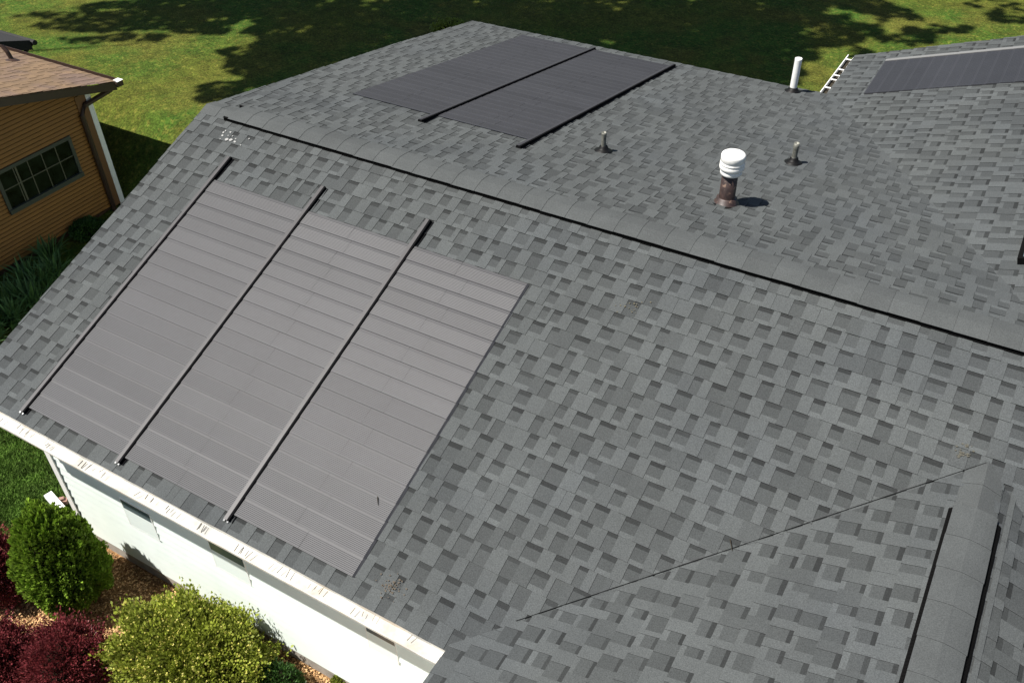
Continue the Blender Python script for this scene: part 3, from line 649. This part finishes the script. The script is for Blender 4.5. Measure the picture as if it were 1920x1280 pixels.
def shrub(name, label, cat, base, rad, n, size, asp, matl, fr=2.2, amp=.22, droop=.0, group=None, up=.3, spike=0, core=.8, seed=1, flowers=None, shape=None, tone_amp=.25):
    root = empty(name, tuple(base), label, cat, group)
    d = unit(n); d[:, 2] = np.where(d[:, 2] < -.75, -d[:, 2], d[:, 2])
    L1 = lump(d, seed, fr, amp); L2 = lump(d, seed+9, fr*4.2, .15)
    q = 1 - np.abs(rng.normal(size=n))*.10; rr = q*L1*L2
    if spike: rr *= 1+spike*(rng.random(n)**6)
    P = d*rr[:, None]
    if shape: P = shape(P)
    P = P*np.array(rad)+np.array(base)+np.array((0, 0, rad[2]*.92))
    D = d*.8+unit(n)*.7+np.array((0, 0, up))
    tn = (1+tone_amp*(L2-1)/.15*.5)*rng.uniform(.7, 1.3, n)
    leaves('foliage', P, D, size*rng.uniform(.6, 1.3, n), asp, matl, root, tn)
    # inner twigs
    m = MB(); nb_ = 34
    for k in range(nb_):
        e = unit(1)[0]; e[2] = abs(e[2])+.15; e = e/np.linalg.norm(e)
        b = Vector(base); t_ = b+Vector((e[0]*rad[0]*core, e[1]*rad[1]*core, rad[2]*.92+e[2]*rad[2]*core*.9-rad[2]*.25)); mid = (b+t_)/2+Vector((e[0], e[1], -.4))*.06
        m.tube([b-Vector((0,0,.03)), mid, t_], [.014, .008, .003], 5)
    m.build('stem', M_TWIG, root)
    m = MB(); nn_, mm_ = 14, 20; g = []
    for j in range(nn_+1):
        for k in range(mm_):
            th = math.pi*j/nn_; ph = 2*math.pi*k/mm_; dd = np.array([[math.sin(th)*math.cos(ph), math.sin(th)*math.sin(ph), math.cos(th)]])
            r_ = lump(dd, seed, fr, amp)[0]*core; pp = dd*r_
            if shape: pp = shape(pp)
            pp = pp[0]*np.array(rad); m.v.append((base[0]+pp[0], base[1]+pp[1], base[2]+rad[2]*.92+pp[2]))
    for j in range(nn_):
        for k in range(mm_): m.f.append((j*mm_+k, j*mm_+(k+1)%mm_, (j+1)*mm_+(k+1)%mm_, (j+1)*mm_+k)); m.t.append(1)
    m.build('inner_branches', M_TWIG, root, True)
    if flowers:
        nf, sz, fm = flowers; df = unit(nf); df[:, 2] = np.abs(df[:, 2]); Lf = lump(df, seed, fr, amp)*lump(df, seed+9, fr*4.2, .15)*1.02
        Pf = df*Lf[:, None]*np.array(rad)+np.array(base)+np.array((0, 0, rad[2]*.92))
        # flower heads: three crossed petals each
        P3 = np.repeat(Pf, 3, axis=0); D3 = unit(3*nf); leaves('flower', P3, D3, sz*rng.uniform(.6, 1.2, 3*nf), .9, fm, root, rng.uniform(.7, 1.15, 3*nf))
    return root
def gp(u, v): 
    p = hit(u, v, (0,0,1), G0+.03); return p
# ---- mulch bed
m = MB()
bed = [(-4.35,-3.35),(-4.1,-2.99),(6,-2.99),(6,-7),(-2,-7),(-3.4,-5.6),(-4.5,-4.4)]
def bedpt(u, v): p = hit(u, v, (0,0,1), G0); return (p.x, p.y)
bl = [bedpt(-30, 960), bedpt(60, 1000), bedpt(150, 985)]
bed = [(XC-.1,YW+.1),(6,YW+.1),(6,-8.5),(-4.2,-8.5),(-5.6,-4.6)]+[bl[0], bl[1]]
m.poly([(x, y, G0+.022) for x, y in bed]); tag(m.build('mulch_bed', M_MULCH), kind='structure')
n = 16000; q = []
m = MB()
R = random.Random(4)
for k in range(n):
    u = R.uniform(0, 660); v = R.uniform(1000, 1290); p = hit(u, v, (0,0,1), G0+.03)
    if p.y > YW-.02: continue
    a = R.uniform(0, 6.28); l = R.uniform(.010, .026); w = l*R.uniform(.3, .7); tl = R.uniform(-.5, .5)
    ax = Vector((math.cos(a), math.sin(a), tl))*l*.5; ay = Vector((-math.sin(a), math.cos(a), R.uniform(-.5, .5)))*w*.5; c = Vector((p.x, p.y, G0+.032+R.uniform(0, .012)))
    m.poly([c-ax-ay, c+ax-ay, c+ax+ay, c-ax+ay], R.choice([1.2, 1, .8, .5, .3, 1.4]))
tag(m.build('wood_chips', M_CHIP), kind='stuff')
# ---- shrubs in the bed
def squash(P):
    Q = P.copy(); zf = np.clip((P[:, 2]+1)/2, 0, 1); k = 1.08-.35*zf**2; Q[:, 0] *= k; Q[:, 1] *= k; return Q
b = hit(112, 1050, (0,0,1), G0+.62)
shrub('arborvitae', 'rounded dark green evergreen shrub nearest the white house corner', 'shrub', (b.x, b.y, G0+.02), (.375, .375, .66), 34000, .040, .5, L_ARB, fr=2.0, amp=.16, up=.9, core=.74, seed=2, shape=squash, tone_amp=1.2)
for i, (u, v, r, h, lab) in enumerate(((128, 1245, .33, .33, 'crimson barberry shrub between the evergreen and the yellow shrub'), (-14, 1070, .28, .40, 'dark red barberry shrub cut by the left edge beside the evergreen'), (-8, 1240, .30, .34, 'red barberry shrub in the lower left corner'))):
    b = hit(u, v, (0,0,1), G0+h*.9)
    shrub('barberry', lab, 'shrub', (b.x, b.y, G0+.02), (r, r, h), 22000, .026, .5, L_RED, fr=2.4, amp=.32, spike=.35, up=.5, core=.66, seed=5+i, group='red barberry shrubs in the mulch bed', tone_amp=1.1)
b = hit(360, 1238, (0,0,1), G0+.34)
shrub('flowering_shrub', 'broad yellow green shrub dotted with yellow flowers below the white wall', 'shrub', (b.x, b.y, G0+.02), (.76, .47, .36), 46000, .033, .62, L_YEL, fr=2.3, amp=.40, up=.5, core=.7, seed=13, spike=.2, flowers=(1500, .020, L_FLW), tone_amp=1.1)
b = hit(520, 1296, (0,0,1), G0+.2)
shrub('low_shrub', 'low dark green shrub at the bottom edge right of the yellow shrub', 'shrub', (b.x, b.y, G0+.02), (.26, .24, .22), 7000, .026, .55, L_DRK, fr=3, amp=.2, seed=17)
b = hit(637, 1282, (0,0,1), G0+.05)
shrub('low_shrub', 'tiny yellow green plant at the foot of the white wall', 'shrub', (b.x, b.y, G0+.02), (.07, .07, .08), 700, .022, .55, L_YEL, fr=3, amp=.2, seed=19, core=.6)
# white downspout elbow and scrap beside the corner
a = hit(92, 930, (0,0,1), G0+.12); b = hit(126, 968, (0,0,1), G0+.08)
m = MB(); d_ = (b-a); q = Vector((-d_.y, d_.x, 0)).normalized()*.042; up = Vector((0,0,.05))
P0 = [a-q, a+q, b+q, b-q]; m.poly([p+up for p in P0]); m.poly(P0)
for i in range(4): m.poly([P0[i], P0[(i+1)%4], P0[(i+1)%4]+up, P0[i]+up])
t = tag(m.build('downspout_extension', M_TRIM), 'white downspout extension lying by the house corner behind the evergreen', 'downspout')
m = MB(); c = hit(120, 942, (0,0,1), G0+.06); m.box((-.05,-.03,0), (.05,.03,.05), M=Matrix.Translation(c)@Matrix.Rotation(.6,4,'Z')); m.box((-.035,-.02,.05), (.02,.02,.075), M=Matrix.Translation(c)@Matrix.Rotation(.9,4,'Z'))
tag(m.build('splash_block', mat('pinkish_block', (.26, .15, .12), .9, n1=(20,3,.6,1.2))), 'small reddish block on the ground at the white house corner', 'block')
# ---- near grass: blades where the lawn is close
def blades(name, regs, n, h0, label=None):
    m = []; R = rng; P = []; 
    us = []
    for (u0, u1, v0, v1, k) in regs:
        for _ in range(k):
            p = ground(R.uniform(u0, u1), R.uniform(v0, v1)); us.append(p)
    P = np.array([tuple(p) for p in us]); nn = len(P)
    D = unit(nn)*.8+np.array((0, 0, 1.0)); sz = h0*R.uniform(.6, 1.3, nn)
    P[:, 2] += sz*.4
    cl = np.array([noise.noise(Vector((p[0]*5, p[1]*5, 0))) for p in P])
    o = leaves(name, P, D, sz, .12, M_GRASS, None, np.clip(R.uniform(.6, 1.4, nn)*(1+.7*cl), .2, 2)); return tag(o, kind='stuff')
blades('grass', [(-60, 190, 770, 1010, 45000), (-420, 60, 690, 1010, 45000), (-900, 0, 620, 1000, 30000)], 0, .06)
# ---- daylilies beside the neighbour's wall
def lily(seed):
    R = random.Random(seed); root = empty('daylily', (0,0,0), 'x', 'plant'); m = MB()
    for k in range(85):
        a = R.uniform(0, 6.283); l = R.uniform(.28, .5); w = R.uniform(.010, .017); lean = R.uniform(.12, .95); tn = R.uniform(.5, 1.5)
        b0 = Vector((R.gauss(0, .05), R.gauss(0, .05), 0)); pts = []; dirh = Vector((math.cos(a), math.sin(a), 0)); side = Vector((-math.sin(a), math.cos(a), 0))
        for j in range(7):
            t = j/6; pts.append(b0 + dirh*(l*lean*t**1.3) + Vector((0,0,l*(t*1.15-.75*lean*t*t))))
        for j in range(6):
            wa = w*(1-(j/6)**3); wb = w*(1-((j+1)/6)**3)+.0005
            m.poly([pts[j]-side*wa, pts[j]+side*wa, pts[j+1]+side*wb, pts[j+1]-side*wb], tn)
    m.build('leaf_clump', L_LILY, root); return root
protos = [lily(1), lily(2)]
lp = [(-12,640,'nearest the left edge, against our roof edge'),(28,592,'touching our roof edge low in the row'),(70,560,'in the middle of the row by our roof edge'),(108,512,'just below the leafy bush by the corner'),(12,566,'against the foundation at the left edge'),(55,522,'against the foundation in the middle of the row'),(95,478,'against the foundation nearest the leafy bush'),(42,556,'at the centre of the row'),(-5,605,'half cut by the left edge'),(85,530,'between the wall and our roof edge')]
for i, (u, v, s) in enumerate(lp):
    p = ground(u, v+16); pr = protos[i % 2]
    if i < 2: o = pr
    else:
        o = pr.copy(); COL.objects.link(o)
        for ch in pr.children: c_ = ch.copy(); COL.objects.link(c_); c_.parent = o
    o.location = p; o.rotation_euler = (0, 0, i*1.3)
    tag(o, 'strap leaved daylily clump '+s, 'plant', 'daylilies along the tan wall')
p = ground(172, 442)
shrub('leafy_bush', 'small dark leafy bush at the corner of the tan house', 'shrub', tuple(p), (.28, .26, .13), 7000, .030, .6, L_DRK, fr=3, amp=.25, seed=31)
# weeds and a red flower seen just over the far roof edge
p = ground(850, 66); shrub('weed_clump', 'pale green weeds just beyond the far roof edge', 'plant', tuple(p), (.42, .28, .13), 2600, .05, .5, leafmat('weed_leaf', (.17,.22,.035)), fr=3, amp=.3, seed=41)
p = hit(815, 80, (0,0,1), G1+.25); t = empty('red_flower', (p.x, p.y, G1), 'small red flowering plant peeking over the far roof edge', 'plant')
P = rng.normal(size=(150, 3))*np.array((.06,.06,.05))+np.array((p.x, p.y, p.z)); leaves('blossom', P, unit(150), np.full(150, .045), .8, M_REDF, t, rng.uniform(.6, 1.3, 150))
m = MB(); [m.tube([(p.x+dx*.3, p.y, G1-.05), (p.x+dx, p.y+dx, p.z)], .006, 5) for dx in (-.04, 0, .05)]; m.build('stem', L_DRK, t)
# ------------------------------------------------------------------ trees outside the picture, whose shade lies on the lawn
def shade_trees():
    # places on the lawn where the leaves' shade falls: (pixel polygon samples) -> leaf positions up the sun ray
    blobs = [ # u, v, ru, rv, density
        (560, 10, 120, 24, 1), (300, 20, 170, 20, .86), (420, 12, 160, 22, .9), (180, 48, 120, 13, .8), (330, 52, 60, 10, .8), (90, 30, 60, 8, .4), (420, 45, 110, 20, .8), (250, 70, 80, 8, .45), (160, 76, 60, 6, .4),
        (430, 168, 60, 16, 1), (500, 125, 80, 24, 1), (470, 98, 60, 14, .8), (560, 95, 90, 34, 1), (600, 60, 120, 45, 1), (540, 150, 80, 24, 1), (395,185,28,10,.8), (620,105,60,30,1),
        (720, 50, 130, 75, 1), (850, 30, 140, 70, 1), (1000, 35, 150, 70, 1), (1150, 60, 150, 80, 1), (1290, 60, 140, 90, 1), (1400, 90, 110, 70, 1), (1430, 20, 120, 50, 1), (1250, 110, 120, 50, 1), (1450, 140, 60, 24, .9),
        (1560, 60, 70, 30, .7), (1640, 40, 90, 30, .75), (1700, 70, 60, 16, .7), (1560, 15, 120, 22, .8), (1620, 100, 30, 14, .5), (1760, 55, 70, 9, .6), (1900, 30, 50, 14, .8), (1860, 8, 50, 9, .5), (1480,95,60,30,.7), (1760, -60, 260, 34, .7), (1000, -60, 600, 50, .9), (400,-30,300,20,.7)]
    PP = []
    for (u, v, ru, rv, dn) in blobs:
        # equal coverage on the ground: sample, weight by footprint area
        c0 = ground(u, max(v, -60)); a1 = ground(u+ru, v); a2 = ground(u, v-rv); a3 = ground(u, v+rv)
        area = (a1-c0).length*((a2-c0).length+(a3-c0).length)/2*3.14
        k = int(area*230*dn)
        th = rng.uniform(0, 2*math.pi, k); r = np.sqrt(rng.random(k))*1.0
        for t_, r_ in zip(th, r):
            uu = u+ru*r_*math.cos(t_); vv = v+rv*r_*math.sin(t_); g = ground(uu, vv)
            if noise.noise(Vector((g.x*1.1, g.y*1.1, 3)))+.45*noise.noise(Vector((g.x*3.1, g.y*3.1, 7))) < (-.70 if dn > .85 else -.34): continue
            PP.append(g)
    P = np.array([tuple(p) for p in PP]); n = len(P)
    h = np.array([13.0+2.2*noise.noise(Vector((p[0]*.35, p[1]*.35, 1)))*2 for p in P])+rng.uniform(-1.1, 1.1, n)
    ld = np.array(tuple(LD)); P = P - ld[None, :]*(h/(-LD.z))[:, None]
    sp = np.array([[-22.0, -1.5], [-16.0, -9.0]])   # trunks
    first = (P[:, 0] + P[:, 1]) < np.median(P[:, 0] + P[:, 1])
    labs = ['tall leafy tree behind the tan house shading the left lawn', 'tall leafy tree behind the tan house shading the rear lawn']
    for k, msk in enumerate((first, ~first)):
        Q = P[msk]; c = Q.mean(axis=0); bx, by = TR[k]
        root = empty('tree', (bx, by, gz(bx, by)), labs[k], 'tree', 'tall trees beyond the tan house')
        leaves('crown', Q, unit(len(Q)), .24*rng.uniform(.7, 1.3, len(Q)), .8, L_TREE, root, rng.uniform(.6, 1.4, len(Q)))
        m = MB(); b0 = Vector((bx, by, gz(bx, by)-.2)); fork = Vector((bx+.5, by+.4, c[2]-4))
        hub = Vector(tuple(c)); m.tube([b0, (b0+fork)/2+Vector((.2,.1,0)), fork, (fork+hub)/2+Vector((0,0,.8)), hub], [.42, .33, .12, .012, .01], 12)
        near = Q[np.linalg.norm(Q-c, axis=1) < 5]
        for j in range(7):
            tt = Vector(near[rng.integers(len(near))]); m.tube([hub, (hub+tt)/2+Vector((0,0,.3)), tt], [.03, .02, .008], 5)
        m.build('trunk', M_BARK, root)
TR = [(-27.0, -1.0), (-24.5, -6.0)]
shade_trees()
